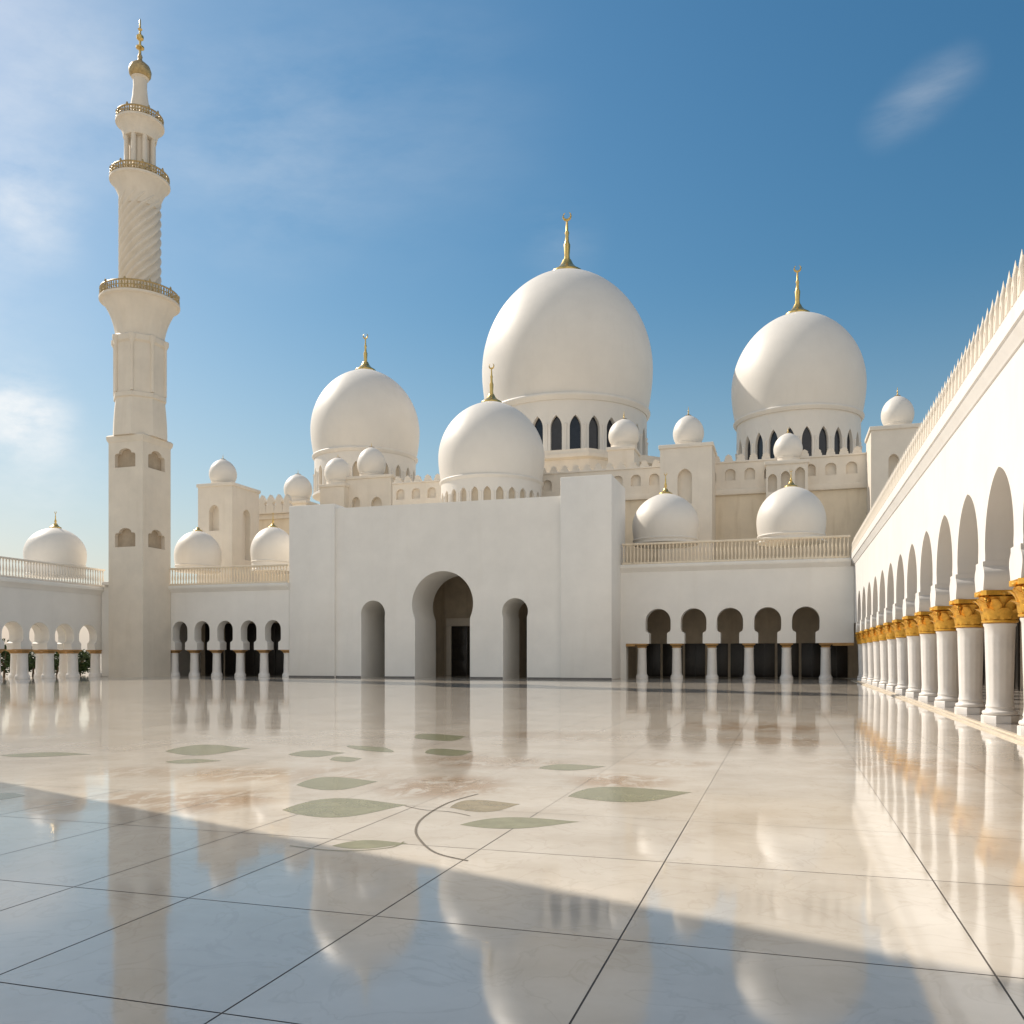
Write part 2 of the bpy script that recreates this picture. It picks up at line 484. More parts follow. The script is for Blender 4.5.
def poly_obj(name, pts, m, parent, z=.0015):
    c = sum(pts, Vector()) / len(pts)
    bm = bmesh.new()
    bm.faces.new([bm.verts.new((p.x, p.y, z)) for p in pts])
    bmesh.ops.triangulate(bm, faces=bm.faces[:])
    return mk(name, bm, m, parent, (c.x, c.y, z))
def leaf_pts(x0, x1, y0, y1, sway=.1):
    a, b = fl(x0, (y0 + y1) / 2 + .15 * (y1 - y0)), fl(x1, (y0 + y1) / 2 - .1 * (y1 - y0))
    far, near = fl((x0 + x1) / 2, y0), fl((x0 + x1) / 2, y1)
    hw = (far - near).length / 2 * .95
    d = (b - a); L = d.length; d.normalize(); n = Vector((-d.y, d.x, 0))
    pts = []
    for s in (1, -1):
        rng = range(0, 17) if s > 0 else range(15, 0, -1)
        for i in rng:
            q = i / 16
            wv = (math.sin(PI * q ** .8)) ** 1.15
            pts.append(a + d * L * q + n * (s * hw * wv + sway * math.sin(PI * q) * L * .3))
    return pts
leaves = [(282, 407, 797, 817), (296, 378, 776, 790), (568, 692, 786, 802), (460, 580, 817, 829), (450, 520, 799, 812),
          (165, 250, 744, 755), (165, 222, 759, 763.5), (288, 346, 750, 757), (415, 466, 733, 741), (425, 473, 748, 756),
          (332, 408, 840, 849), (0, 92, 752.5, 757), (-20, 26, 793, 800), (538, 606, 764, 770.5), (358, 386, 744, 753), (330, 362, 756, 762)]
for L in leaves:
    poly_obj('leaf_inlay', leaf_pts(*L), M['green'] if L[0] != 450 else M['olive'], floor)
def ribbon(pix, wd, m):
    pts = [fl(*p) for p in pix]
    P = []
    for i in range(len(pts) - 1):      # Catmull-Rom
        p0, p1, p2, p3 = pts[max(i - 1, 0)], pts[i], pts[i + 1], pts[min(i + 2, len(pts) - 1)]
        for s in range(8):
            t = s / 8
            P.append(.5 * (2 * p1 + (p2 - p0) * t + (2 * p0 - 5 * p1 + 4 * p2 - p3) * t * t + (3 * p1 - p0 - 3 * p2 + p3) * t ** 3))
    P.append(pts[-1])
    bm = bmesh.new(); prev = None
    for i, p in enumerate(P):
        d = (P[min(i + 1, len(P) - 1)] - P[max(i - 1, 0)]).normalized(); n = Vector((-d.y, d.x, 0)) * wd
        a, b = bm.verts.new((p + n).to_tuple()[:2] + (.0035,)), bm.verts.new((p - n).to_tuple()[:2] + (.0035,))
        if prev: bm.faces.new((prev[0], a, b, prev[1]))
        prev = (a, b)
    mk('stem_inlay', bm, m, floor, P[0])
ribbon([(478, 794), (448, 803), (424, 817), (416, 829), (420, 840), (436, 853), (468, 861)], .012, M['stem'])
ribbon([(405, 806), (424, 810), (450, 812), (470, 816)], .008, M['stem'])
ribbon([(290, 846), (340, 851), (388, 848), (404, 842)], .009, M['green'])

# ------------------------------------------------------------------ finials, domes
def finial_parts(parent, X, Y, z, h, skirt, crescent=True, m=None, cap=None):
    m = m or M['brass']
    prof = [(skirt, 0), (skirt * .97, .012 * h), (skirt * .6, .05 * h), (skirt * .3, .10 * h), (.055 * h, .16 * h), (.05 * h, .22 * h), (.062 * h, .25 * h), (.045 * h, .28 * h),
            (.04 * h, .32 * h), (.06 * h, .37 * h), (.066 * h, .42 * h), (.05 * h, .48 * h), (.03 * h, .53 * h), (.026 * h, .62 * h), (.034 * h, .66 * h), (.02 * h, .70 * h), (.014 * h, .86 * h), (0, .87 * h)]
    if cap:
        prof = cap + [p for p in prof if p[0] < cap[-1][0] * .85]
    bm = bmesh.new()
    lathe(bm, prof, (0, 0, 0), 20)
    o = put('finial', mesh_of('finial', bm, m, 50), parent, (X, Y, z))
    if crescent:
        bm = bmesh.new()
        R = .06 * h
        pts = []; rs = []
        for i in range(17):
            a = math.radians(-240 + 300 * i / 16)
            pts.append((R * math.cos(a), 0, R * math.sin(a) + .92 * h)); rs.append(.004 * h + .016 * h * math.sin(PI * i / 16))
        tube(bm, pts, rs, 6)
        put('crescent', mesh_of('crescent', bm, m), o, (X, Y, z))
    return o
def shell_profile(R, H, base=.955, pw=1.08, zm=.30):
    zc = zm * H if H > R else .15 * H
    pr = []
    for i in range(9):
        q = i / 9
        pr.append((R * (base + (1 - base) * math.sin(q * PI / 2)), zc * q))
    n = 40
    for i in range(n + 1):
        a = PI / 2 * i / n
        r = R * max(math.cos(a), 0) ** pw
        # slight point at the crown
        z = zc + (H - zc) * math.sin(a) + .05 * R * max(0, 1 - r / (.3 * R)) ** 1.6
        pr.append((r if i < n else 0, z))
    return pr
_panes = {}
def dome(label, cx, Y, Rpx, ytop, yband, ydrum, nwin=0, win='glass', fin=None, group='large white domes of the prayer hall', base=.955, drumr=.95, skirt=.19, zdrum=None, zband=None, wz=(.06, .53, .74), ww=.30):
    s = mpp(cx, Y)
    X = xat(cx, Y)
    u = (cx - 512) / F
    R = Rpx * s * math.cos(math.atan(u))
    zt = zat(cx, ytop, Y); zb = zband if zband else zat(cx, yband, Y); zd = zdrum if zdrum else zat(cx, ydrum, Y)
    root = thing('dome', (X, Y, zd), label, 'dome', group)
    bm = bmesh.new()
    lathe(bm, shell_profile(R, zt - zb, base), (0, 0, 0), 96)
    put('shell', mesh_of('shell', bm, M['dome'], 60), root, (X, Y, zb))
    # moulded band under the shell
    bm = bmesh.new()
    b = R * base; k = R * .028
    lathe(bm, [(b * .9, -2.6 * k), (b + .1 * k, -2.5 * k), (b + .35 * k, -1.9 * k), (b + 1.0 * k, -1.2 * k), (b + 1.15 * k, -.6 * k), (b + 1.0 * k, -.1 * k), (b + .5 * k, .15 * k), (b * .92, .2 * k)], (0, 0, 0), 96)
    put('band', mesh_of('band', bm, M['dome'], 60), root, (X, Y, zb))
    zt_d = zb - 2.5 * k
    hd = zt_d - zd
    Rd = R * drumr
    if nwin:
        bm = bmesh.new()
        wbay = 2 * PI * Rd / nwin
        hw = wbay * ww
        th = Rd * .07
        for i in range(nwin):
            a0 = 2 * PI * (i + .5) / nwin
            outer = [(-wbay / 2, 0), (-wbay / 6, 0), (wbay / 6, 0), (wbay / 2, 0), (wbay / 2, hd), (wbay / 6, hd), (-wbay / 6, hd), (-wbay / 2, hd)]
            hole = pointed_hole(0, hw, hd * wz[0], hd * wz[1], hd * wz[2], 6)
            slab(bm, [outer, hole], th, lambda uu, vv, ww_, a0=a0: Vector(((Rd - ww_) * math.cos(a0 + uu / Rd), (Rd - ww_) * math.sin(a0 + uu / Rd), vv)), rim=False)
        bmesh.ops.remove_doubles(bm, verts=bm.verts[:], dist=.002)
        # engaged slender colonnettes between the windows
        for i in range(nwin):
            a = 2 * PI * i / nwin
            lathe(bm, [(wbay * .06, .02 * hd), (wbay * .055, hd * wz[1]), (wbay * .085, hd * (wz[1] + .03)), (wbay * .085, hd * (wz[1] + .06))], (Rd * 1.003 * math.cos(a), Rd * 1.003 * math.sin(a), 0), 8)
        lathe(bm, [(Rd * 1.035, 0), (Rd * 1.035, .05 * hd), (Rd * 1.01, .07 * hd), (Rd * .94, .07 * hd)], (0, 0, -.001), 72)
        put('drum', mesh_of('drum', bm, M['dome'], 40), root, (X, Y, zd))
        bm = bmesh.new()
        hole = pointed_hole(0, hw * 1.04, hd * wz[0] * .9, hd * wz[1], hd * wz[2] * 1.01, 6)
        slab(bm, [hole], th * .2, lambda uu, vv, ww_: Vector((Rd - th * .8 - ww_, uu, vv)))
        me = mesh_of('window', bm, M[win])
        for i in range(nwin):
            o = put('window', me, root, (X, Y, zd)); o.rotation_euler.z = 2 * PI * (i + .5) / nwin
    elif hd > .05:
        bm = bmesh.new()
        lathe(bm, [(Rd * 1.04, 0), (Rd * 1.04, hd * .2), (Rd, hd * .26), (Rd, hd)], (0, 0, 0), 64)
        put('drum', mesh_of('drum', bm, M['dome'], 40), root, (X, Y, zd))
    if fin:
        h = (ytop - fin) * s
        sp = [p for p in shell_profile(R, zt - zb, base) if p[1] > .5 * (zt - zb)]
        def zr(r):
            for a, b in zip(sp, sp[1:]):
                if b[0] <= r <= a[0]: return a[1] + (b[1] - a[1]) * (a[0] - r) / max(a[0] - b[0], 1e-6) - (zt - zb)
            return 0
        rs = R * skirt
        zo = -.02 * (zt - zb)
        k0 = zr(rs) - zo
        cap = [(rs, k0 - .02 * R), (rs * 1.03, k0 + .015 * R), (rs * .98, k0 + .035 * R), (rs * .8, k0 + .055 * R), (rs * .58, k0 + .085 * R), (rs * .4, k0 + .125 * R), (rs * .26, k0 + .18 * R)]
        finial_parts(root, X, Y, zt + zo, h, rs, cap=cap)
    return root

dome('largest dome in the middle with tall finial and dark pointed drum windows', 567, 100, 85, 274, 0, 0, 28, 'glass', 208, zband=29.7, zdrum=22.7, skirt=.19, base=.94, drumr=.93)
dome('big right-hand dome with a curved shadow across its lower left', 797.5, 92, 67.5, 315, 0, 0, 24, 'glass', 262, zband=25.1, zdrum=18.6, skirt=.19, base=.94, drumr=.92)
dome('left large dome standing behind two little turrets above the portal', 365.5, 96, 54.5, 371, 0, 0, 22, 'inner', 331, zband=25.5, zdrum=20.6, skirt=.19, base=.94, drumr=.93, ww=.24)
dome('middle-sized dome just behind the portal wall, low ring of small arched windows', 491.5, 74, 53, 403, 0, 0, 26, 'inner', 361, zband=17.0, zdrum=14.2, skirt=.2, base=.95, wz=(.06, .48, .70))
G2 = 'small domes on the wing roofs'
dome('squat small dome on the right wing roof beside the tall pylon', 665.6, 69.3, 33.5, 494, 540, 545, 0, None, 471, G2, skirt=.2)
dome('squat small dome on the right wing roof below the arched parapet', 791, 69.3, 35, 487, 536, 543, 0, None, 468, G2, skirt=.2)
dome('small dome on the left wing roof next to the minaret', 198, 66, 24, 531, 566, 572, 0, None, 526, G2, skirt=.2)
dome('small dome with gold spike half hidden by the left end of the portal', 273, 66, 22.5, 527, 562, 572, 0, None, 511, G2, skirt=.22)
dome('small dome alone at far left above the open arcade', 55.5, 57.7, 32, 528, 565, 577, 0, None, 510, G2, skirt=.2)

# ------------------------------------------------------------------ onion top for towers
def onion(root, X, Y, z, R, H, fin_h, cr=False):
    pr = [(R * .80, 0), (R * .86, .03 * H), (R * .80, .05 * H), (R * .86, .09 * H), (R * .96, .22 * H), (R, .36 * H), (R * .98, .48 * H), (R * .90, .62 * H), (R * .74, .76 * H), (R * .52, .87 * H), (R * .30, .94 * H), (R * .12, .985 * H), (0, H)]
    # smooth by resampling
    sm = []
    for i in range(len(pr) - 1):
        p0, p1, p2, p3 = pr[max(i - 1, 0)], pr[i], pr[i + 1], pr[min(i + 2, len(pr) - 1)]
        for s in range(4):
            t = s / 4
            sm.append(tuple(.5 * (2 * p1[k] + (p2[k] - p0[k]) * t + (2 * p0[k] - 5 * p1[k] + 4 * p2[k] - p3[k]) * t * t + (3 * p1[k] - p0[k] - 3 * p2[k] + p3[k]) * t ** 3) for k in (0, 1)))
    sm.append(pr[-1])
    bm = bmesh.new()
    lathe(bm, sm, (0, 0, 0), 40)
    o = put('cupola', mesh_of('cupola', bm, M['dome'], 60), root, (X, Y, z))
    finial_parts(o, X, Y, z + H * .985, fin_h, R * .2, cr)
def tower(label, x0, x1, ytop, Y, depth, zbase, Rpx, dtop, dbase, ftop, niches=(), side_niche=None, m='cream', group='square towers with cupolas', dcx=None):
    """niches: pixel rects (x0,x1,ytop,ybot) on the front"""
    X0, X1 = xat(x0, Y), xat(x1, Y)
    zt = zat((x0 + x1) / 2, ytop, Y)
    c = ((X0 + X1) / 2, Y + depth / 2)
    root = thing('roof_tower', (c[0], c[1], zbase), label, 'tower', group)
    bm = bmesh.new()
    holes = [pointed_hole((xat(n[0], Y) + xat(n[1], Y)) / 2, (xat(n[1], Y) - xat(n[0], Y)) / 2, zat(n[0], n[3], Y), zat(n[0], n[2], Y) - (xat(n[1], Y) - xat(n[0], Y)) * .62, zat(n[0], n[2], Y), 8) for n in niches]
    slab(bm, [[(X0, zbase), (X1, zbase), (X1, zt), (X0, zt)]] + holes, .6, lambda u, v, w_: Vector((u, Y + w_, v)))
    ya, yb = Y + .6, Y + depth
    if side_niche:
        q = depth - .6
        yc = ya + q * .45
        sh = [pointed_hole(yc, q * .17, side_niche[1], side_niche[0] - q * .2, side_niche[0], 8)]
    else:
        sh = []
    slab(bm, [[(ya, zbase), (yb, zbase), (yb, zt), (ya, zt)]] + sh, .6, lambda u, v, w_: Vector((X1 - w_, u, v)))
    box(bm, X0, X1 - .6, ya, yb, zbase, zt)          # core, also the back of the niches
    o = mk('wall', bm, M[m], root, (c[0], c[1], zbase))
    bm = bmesh.new()
    e = .12
    box(bm, X0 - e, X1 + e, Y - e, Y + depth + e, zt, zt + .32, .05)
    mk('cornice', bm, M[m], root, (c[0], c[1], zt))
    Yc = Y + depth / 2
    dc = dcx if dcx else (x0 + x1) / 2
    s = mpp(dc, Yc)
    H = (dbase - dtop) * s
    X = xat(dc, Yc) if dcx else c[0]
    bm = bmesh.new(); lathe(bm, [(Rpx * s * .86, 0), (Rpx * s * .86, .38), (Rpx * s * .8, .4)], (0, 0, 0), 32)
    put('drum', mesh_of('drum', bm, M[m]), root, (X, Yc, zt + .32))
    onion(root, X, Yc, zt + .7, Rpx * s * 1.03, H * 1.06, (dtop - ftop) * s * 1.05)
    return root
tower('square tower behind the small dome just right of the portal pylon', 660, 712, 447.5, 74, 4.2, 7.5, 14.8, 417, 445, 407, [(677.5, 692, 469, 504)])
tower('square tower partly cut off by the sloping roofline of the columned arcade', 871, 922, 429, 74, 4.2, 7.5, 15, 398, 427, 388, [(888.5, 899, 454, 478)], dcx=897.5)
tower('square tower on the left between the minaret and the portal', 198, 232, 486.5, 70, 4.4, 7, 13, 461.5, 485, 456, [(209, 219, 505, 531)], (15.6, 10.8), dcx=223)
G3 = 'little turrets around the large domes'
tower('small turret in front of the right side of the largest dome drum', 608, 634, 450, 80, 3.2, 15.5, 15, 423, 449, 414, [(617, 626, 465, 487)], None, 'cream', G3)
tower('wider turret block in front of the left large dome', 345, 391, 478.5, 84, 3.6, 15.5, 13.8, 450, 477, 445, [(371, 382, 497, 512), (352, 360, 497, 512)], None, 'cream', G3, dcx=371.5)
tower('narrow turret at the left foot of the left large dome', 320, 344, 487, 83, 2.6, 15.5, 13, 462, 486, 458, [], None, 'cream', G3)
tower('lowest turret, its cupola peeping over the left pylon of the portal', 277, 306, 504, 80.5, 2.6, 12, 13.5, 479, 503, 474, [], None, 'cream', G3)
tower('turret with three arched niches below the right-hand large dome', 766, 808, 464, 76.6, 3.0, 12, 13.6, 437, 462, 430, [(768, 777, 474, 492), (781, 790, 471, 492), (795, 805, 467, 490)], None, 'cream', G3, dcx=788)

# ------------------------------------------------------------------ hall behind
XH0, XH1 = xat(252, YH), xat(905, YH)
zH = 15.7
hall = thing('prayer_hall', ((XH0 + XH1) / 2, YH + 20, 0), 'cream stone hall block carrying the large domes behind the portal', 'building')
hp = WLOC[hall]
bm = bmesh.new()
box(bm, XH0, XH1, YH, YH + 40, 0, zH)
mk('wall', bm, M['warm'], hall, hp)
bm = bmesh.new()
box(bm, XH0 - .15, XH1, YH - .25, YH - .003, zH - .15, zH + .35, .05)
mk('string_course', bm, M['cream'], hall, hp)
# parapet with a row of small arched openings
bm = bmesh.new()
pz0, pz1 = zH + .35, 18.3
u0, u1 = xat(393, YH), XH1
n = int((u1 - u0) / 1.62)
st = (u1 - u0) / n
holes = [pointed_hole(u0 + st * (i + .5), st * .27, pz0 + .75, pz0 + 1.35, pz0 + 1.75, 5) for i in range(n)]
slab(bm, [[(u0, pz0), (u1, pz0), (u1, pz1), (u0, pz1)]] + holes, .35, lambda a, b, c: Vector((a, YH - .1 + c, b)))
box(bm, u0, u1, YH + .253, YH + .5, pz0, pz1)
box(bm, u0, u1, YH - .2, YH + .52, pz1 + .002, pz1 + .16, .04)
mk('parapet', bm, M['cream'], hall, hp)
def merlon_mesh(wd, ht, th):
    b_ = bmesh.new()
    hw = wd / 2
    o = [(-hw, 0), (hw, 0), (hw * .92, ht * .38), (hw * .55, ht * .5), (hw * .8, ht * .62), (hw * .55, ht * .8), (hw * .2, ht * .92), (0, ht), (-hw * .2, ht * .92), (-hw * .55, ht * .8), (-hw * .8, ht * .62), (-hw * .55, ht * .5), (-hw * .92, ht * .38)]
    slab(b_, [o], th, lambda a, b, c: Vector((a, c - th / 2, b)))
    return b_
me = mesh_of('merlon', merlon_mesh(.72, .62, .3), M['cream'])
n = 44
for i in range(n):
    put('merlon', me, hall, (u0 + (u1 - u0) * (i + .5) / n, YH + .08, pz1 + .16))
# tall merlons at the left corner (seen beside the portal)
me = mesh_of('corner_merlon', merlon_mesh(.95, 1.9, .5), M['cream'])
for i in range(5):
    put('corner_merlon', me, hall, (XH0 + .6 + .95 * i, YH - .4, zH + .35))
# plinths under the drums
for nm, (px0, px1, ya, yb, zz) in {'main': (500, 646, 86.5, 114, 22.7), 'left': (318, 420, 87.5, 105, 20.6), 'right': (722, 868, 84.3, 101, 18.6)}.items():
    bm = bmesh.new()
    a, b = xat(px0, ya), xat(px1, ya)
    cx, cy = (a + b) / 2, (ya + yb) / 2
    # octagonal plinth
    R = max((b - a) / 2, (yb - ya) / 2)
    lathe(bm, [(R * 1.03, zH), (R * 1.03, zz - 1.1), (R * 1.06, zz - .9), (R * 1.06, zz - .55), (R * 1.02, zz - .45), (R * 1.02, zz)], (cx if nm != 'main' else xat(567, 100), cy if nm != 'main' else 100, 0), 8, a0=PI / 8)
    # buttress blocks
    mk('plinth', bm, M['cream'], hall, (cx, cy, zH))

# ------------------------------------------------------------------ columns
ZI, zc1 = 3.98, 3.28
def leaf_strip(bm, a, r0, z0, r1, z1, wd, curl):
    """acanthus leaf hugging the bell, tip curling outwards"""
    n = 6; prev = None
    for i in range(n + 1):
        q = i / n
        r = r0 + (r1 - r0) * q + curl * max(0, q - .55) ** 2 * 4
        z = z0 + (z1 - z0) * (q - .25 * max(0, q - .7) ** 1.0)
        hw = wd * (.75 + .5 * math.sin(PI * q * .9)) * (1 - .55 * max(0, q - .75) * 4 * .6)
        c = Vector((math.cos(a), math.sin(a), 0)); s = Vector((-math.sin(a), math.cos(a), 0))
        row = [bm.verts.new(c * (r - .02) - s * hw + Vector((0, 0, z))), bm.verts.new(c * (r + .025) + Vector((0, 0, z))), bm.verts.new(c * (r - .02) + s * hw + Vector((0, 0, z)))]
        back = [bm.verts.new(v.co - c * .03) for v in row]
        if prev:
            for k in (0, 1):
                bm.faces.new((prev[0][k], prev[0][k + 1], row[k + 1], row[k])); bm.faces.new((prev[1][k + 1], prev[1][k], back[k], back[k + 1]))
            bm.faces.new((prev[0][0], row[0], back[0], prev[1][0])); bm.faces.new((row[2], prev[0][2], prev[1][2], back[2]))
        prev = (row, back)
    bm.faces.new((prev[0][0], prev[0][1], prev[1][1], prev[1][0])); bm.faces.new((prev[0][1], prev[0][2], prev[1][2], prev[1][1]))
def big_column_meshes(zf, z_cap0, z_cap1):
    b = bmesh.new()                       # octagonal plinth
    lathe(b, [(.42, 0), (.42, .17), (.405, .19), (.36, .19)], (0, 0, 0), 8, a0=PI / 8)
    pl = mesh_of('plinth', b, M['column'])
    b = bmesh.new()                       # shaft with base mouldings
    H = z_cap0 - zf
    pr = [(.34, .19)]
    for i in range(9):
        a = -PI / 2 + PI * i / 8
        pr.append((.345 + .045 * math.cos(a), .25 + .055 * math.sin(a)))
    pr += [(.325, .31), (.31, .34), (.305, .38), (.317, .40), (.31, .43), (.30, .47), (.292, .6)]
    for i in range(1, 9):
        q = i / 8
        pr.append((.292 + .045 * q, .6 + (H - .70) * q))
    pr += [(.36, H - .06), (.365, H - .02), (.34, H)]
    lathe(b, pr, (0, 0, 0), 56, rf=lambda a, z: 1 + (.014 * math.cos(14 * a) if .5 < z < H - .12 else 0))
    sh = mesh_of('column', b, M['column'], 40)
    b = bmesh.new()                       # gilded capital
    h = z_cap1 - z_cap0
    lathe(b, [(.36, 0), (.40, .02), (.40, .06), (.345, .07), (.35, h * .4), (.39, h * .65), (.46, h * .80), (.44, h * .82)], (0, 0, 0), 24)
    for k in range(8):
        leaf_strip(b, PI / 4 * k, .37, .07, .42, h * .47, .12, .14)
        leaf_strip(b, PI / 4 * (k + .5), .38, .09, .45, h * .76, .105, .16)
    # concave-sided abacus
    o = []
    for k in range(4):
        a = PI / 4 + PI / 2 * k
        for q in (-1, 1):
            o.append((.62 * math.cos(a) - q * .07 * math.sin(a), .62 * math.sin(a) + q * .07 * math.cos(a)))
        m_ = a + PI / 4
        for q in (-.5, 0, .5):
            rr = .41 + .05 * abs(q) * 2
            o.append((rr * math.cos(m_) - q * .42 * math.sin(m_), rr * math.sin(m_) + q * .42 * math.cos(m_)))
    slab(b, [o], h * .15, lambda u, v, w_: Vector((u, v, h * .85 + w_)))
    for k in range(4):                    # corner volutes
        a = PI / 4 + PI / 2 * k
        pts = []; rs = []
        for i in range(15):
            t = i / 14 * 2.2 * PI
            rr = .095 * (1 - i / 20)
            d = .44 + rr * math.cos(PI / 2 - t) + .03
            pts.append((d * math.cos(a), d * math.sin(a), h * .70 + rr * math.sin(PI / 2 - t))); rs.append(.04)
        tube(b, pts, rs, 6)
        m_ = a + PI / 4                   # rosette in the middle of each side
        lathe(b, [(0, -.05), (.05, -.03), (.07, .0), (.05, .03), (0, .05)], (.46 * math.cos(m_), .46 * math.sin(m_), h * .88), 8)
    cp = mesh_of('capital', b, M['gold'], 45)
    b = bmesh.new()                       # white impost block above the capital
    o = [(-.44, 0), (.44, 0), (.45, .06), (.50, .18), (.55, .30), (.555, .38), (.52, .47), (.45, .54), (.41, .58), (.41, ZI - zc1 - .003), (-.41, ZI - zc1 - .003), (-.41, .58), (-.45, .54), (-.52, .47), (-.555, .38), (-.55, .30), (-.50, .18), (-.45, .06)]
    slab(b, [o], .9, lambda u, v, w_: Vector((w_ - .45, u, v)))
    im = mesh_of('impost', b, M['wall'], 40)
    return pl, sh, cp, im
def small_column_meshes(zc0, zc1, r, capw, mcap):
    b = bmesh.new()
    lathe(b, [(r * 1.28, 0), (r * 1.28, .2), (r * 1.2, .24), (r * 1.12, .3), (r * 1.02, .36), (r * 1.02, .42), (r * 1.0, .45), (r * .9, zc0 - .08), (r * .98, zc0 - .05), (r * .98, zc0)], (0, 0, 0), 16)
    sh = mesh_of('column', b, M['column'], 40)
    b = bmesh.new()
    h = zc1 - zc0
    lathe(b, [(r * .92 * 1.2, 0), (r * 1.15, h * .3), (capw * 1.2, h * .6), (capw * 1.38, h * .66), (capw * 1.41, h)], (0, 0, 0), 4, a0=PI / 4)
    cp = mesh_of('capital', b, mcap)
    return sh, cp

# ------------------------------------------------------------------ right-hand arcade
AY0, AY1, SP = 7.0, YR - .02, 3.55
ar = thing('arcade', (5.0, 36, 0), 'sunlit white arcade of gilded columns running along the right side', 'arcade')
ap = WLOC[ar]
zf, zc0, zc1, ztop = .07, 2.50, 3.28, 8.04
cols = [24 + SP * i for i in range(-3, 12)]
b0 = cols[0] - SP / 2
HW_ = 1.40
hb = SP / 2 - .40
def half(c, sgn):
    return [(c - sgn * hb, ZI), (c - sgn * (hb + .01), ZI + .06), (c - sgn * (HW_ - .03), ZI + .14), (c - sgn * HW_, ZI + .3)]
bm = bmesh.new()
outer = [(AY0, ZI)]
for i in range(-1, len(cols)):
    c = cols[0] + SP * (i + .5)
    if c - HW_ - .1 < AY0 or c + HW_ + .1 > AY1: continue
    L = half(c, 1)
    outer += L + pointed(c, HW_, ZI + .34, 5.97, 14) + half(c, -1)[::-1]
outer += [(AY1, ZI), (AY1, ztop), (AY0, ztop)]
slab(bm, [clean(outer)], .8, lambda u, v, w_: Vector((XW + w_, u, v)))
mk('wall', bm, M['wall'], ar, ap)
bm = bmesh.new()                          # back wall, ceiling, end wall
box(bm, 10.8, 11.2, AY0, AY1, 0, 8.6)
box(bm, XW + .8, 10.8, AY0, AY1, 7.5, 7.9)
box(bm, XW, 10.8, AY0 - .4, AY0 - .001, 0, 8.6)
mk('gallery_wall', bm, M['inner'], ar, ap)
bm = bmesh.new()
me = None
for c in cols:                            # tall dark doors along the back of the gallery
    bm = bmesh.new()
    box(bm, 10.70, 10.797, c - 1.2, c + 1.2, zf, 4.0, .02)
    for k in (-.6, 0, .6):
        box(bm, 10.64, 10.699, c + k - .05, c + k + .05, zf, 3.9)
    mk('door', bm, M['wooddoor'], ar, (10.75, c, zf))
# cornice: cove, fascia, roof
bm = bmesh.new()
pr = [(XW + .3, 8.043), (XW - .003, 8.043), (XW - .04, 8.06), (XW - .06, 8.12), (XW - .16, 8.28), (XW - .18, 8.34), (XW - .22, 8.36), (XW - .22, 8.74), (XW - .18, 8.76), (XW + .3, 8.76)]
slab(bm, [pr], AY1 - AY0 - .06, lambda u, v, w_: Vector((u, AY0 + .03 + w_, v)))
box(bm, XW + .3, 10.8, AY0 + .03, AY1 - .03, 8.3, 8.7)
mk('cornice', bm, M['wall'], ar, ap)
# crenellated parapet
bm = bmesh.new()
box(bm, XW - .14, XW + .06, AY0 + .03, AY1 - .03, 8.762, 9.26)
par = mk('parapet', bm, M['cream'], ar, ap)
def big_merlon():
    b_ = bmesh.new()
    # flame-shaped tooth, flattened across the wall
    lathe(b_, [(.255, 0), (.262, .06), (.24, .14), (.175, .22), (.125, .29), (.105, .36), (.09, .43), (.05, .53), (.018, .61), (0, .65)], (0, 0, 0), 14)
    for v in b_.verts: v.co.x *= .42
    # rib with a bulb on the face, half rib on the joint
    lathe(b_, [(.095, -.50), (.085, -.32), (.06, -.12), (.08, .04), (.07, .16), (.02, .3)], (-.10, 0, 0), 10)
    lathe(b_, [(.05, -.50), (.045, -.05), (.01, .04)], (-.10, .262, 0), 8)
    return b_
me = mesh_of('merlon', big_merlon(), M['crest'])
k = 0
yy = AY1 - .35
while yy > 15 and k < 99:
    put('merlon', me, par, (XW - .04, yy, 9.262)); yy -= .525; k += 1
pl, sh, cp, im = big_column_meshes(zf, zc0, zc1)
for c in cols:
    o = put('column', sh, ar, (5.0, c, zf))
    put('plinth', pl, o, (5.0, c, zf))
    put('capital', cp, o, (5.0, c, zc0))
    put('impost', im, o, (5.0, c, zc1 + .002))
# kerb and gallery floor
bm = bmesh.new()
box(bm, KX + .001, KX + .16, -14, AY1, -.1, .045, .012)
box(bm, KX + .161, KX + .30, -14, AY1, -.1, .07, .012)
mk('kerb', bm, M['kerb'], None, (KX + .15, 30, 0))['kind'] = 'structure'
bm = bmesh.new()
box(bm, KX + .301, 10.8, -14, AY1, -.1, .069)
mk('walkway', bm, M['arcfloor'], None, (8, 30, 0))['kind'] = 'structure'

# ------------------------------------------------------------------ railing builder
def railing(parent, p0, p1, h, step, m='cream', posts=True):
    p0, p1 = Vector(p0), Vector(p1)
    d = p1 - p0; L = d.length; d.normalize()
    ang = math.atan2(d.y, d.x)
    bm = bmesh.new()
    box(bm, 0, L, -.12, .12, 0, .16, .02)
    box(bm, 0, L, -.13, .13, h - .15, h, .03)
    o = put('railing', mesh_of('railing', bm, M[m]), parent, p0)
    o.rotation_euler.z = ang
    b = bmesh.new()
    hh = h - .31
    lathe(b, [(.06, 0), (.06, .08 * hh), (.035, .14 * hh), (.075, .38 * hh), (.05, .6 * hh), (.032, .78 * hh), (.055, .9 * hh), (.055, hh)], (0, 0, .16), 10)
    me = mesh_of('baluster', b, M[m], 50)
    n = max(2, int(L / step))
    for i in range(n):
        q = put('baluster', me, None, (0, 0, 0))
        q.parent = o; q.location = (L * (i + .5) / n, 0, 0)
    return o

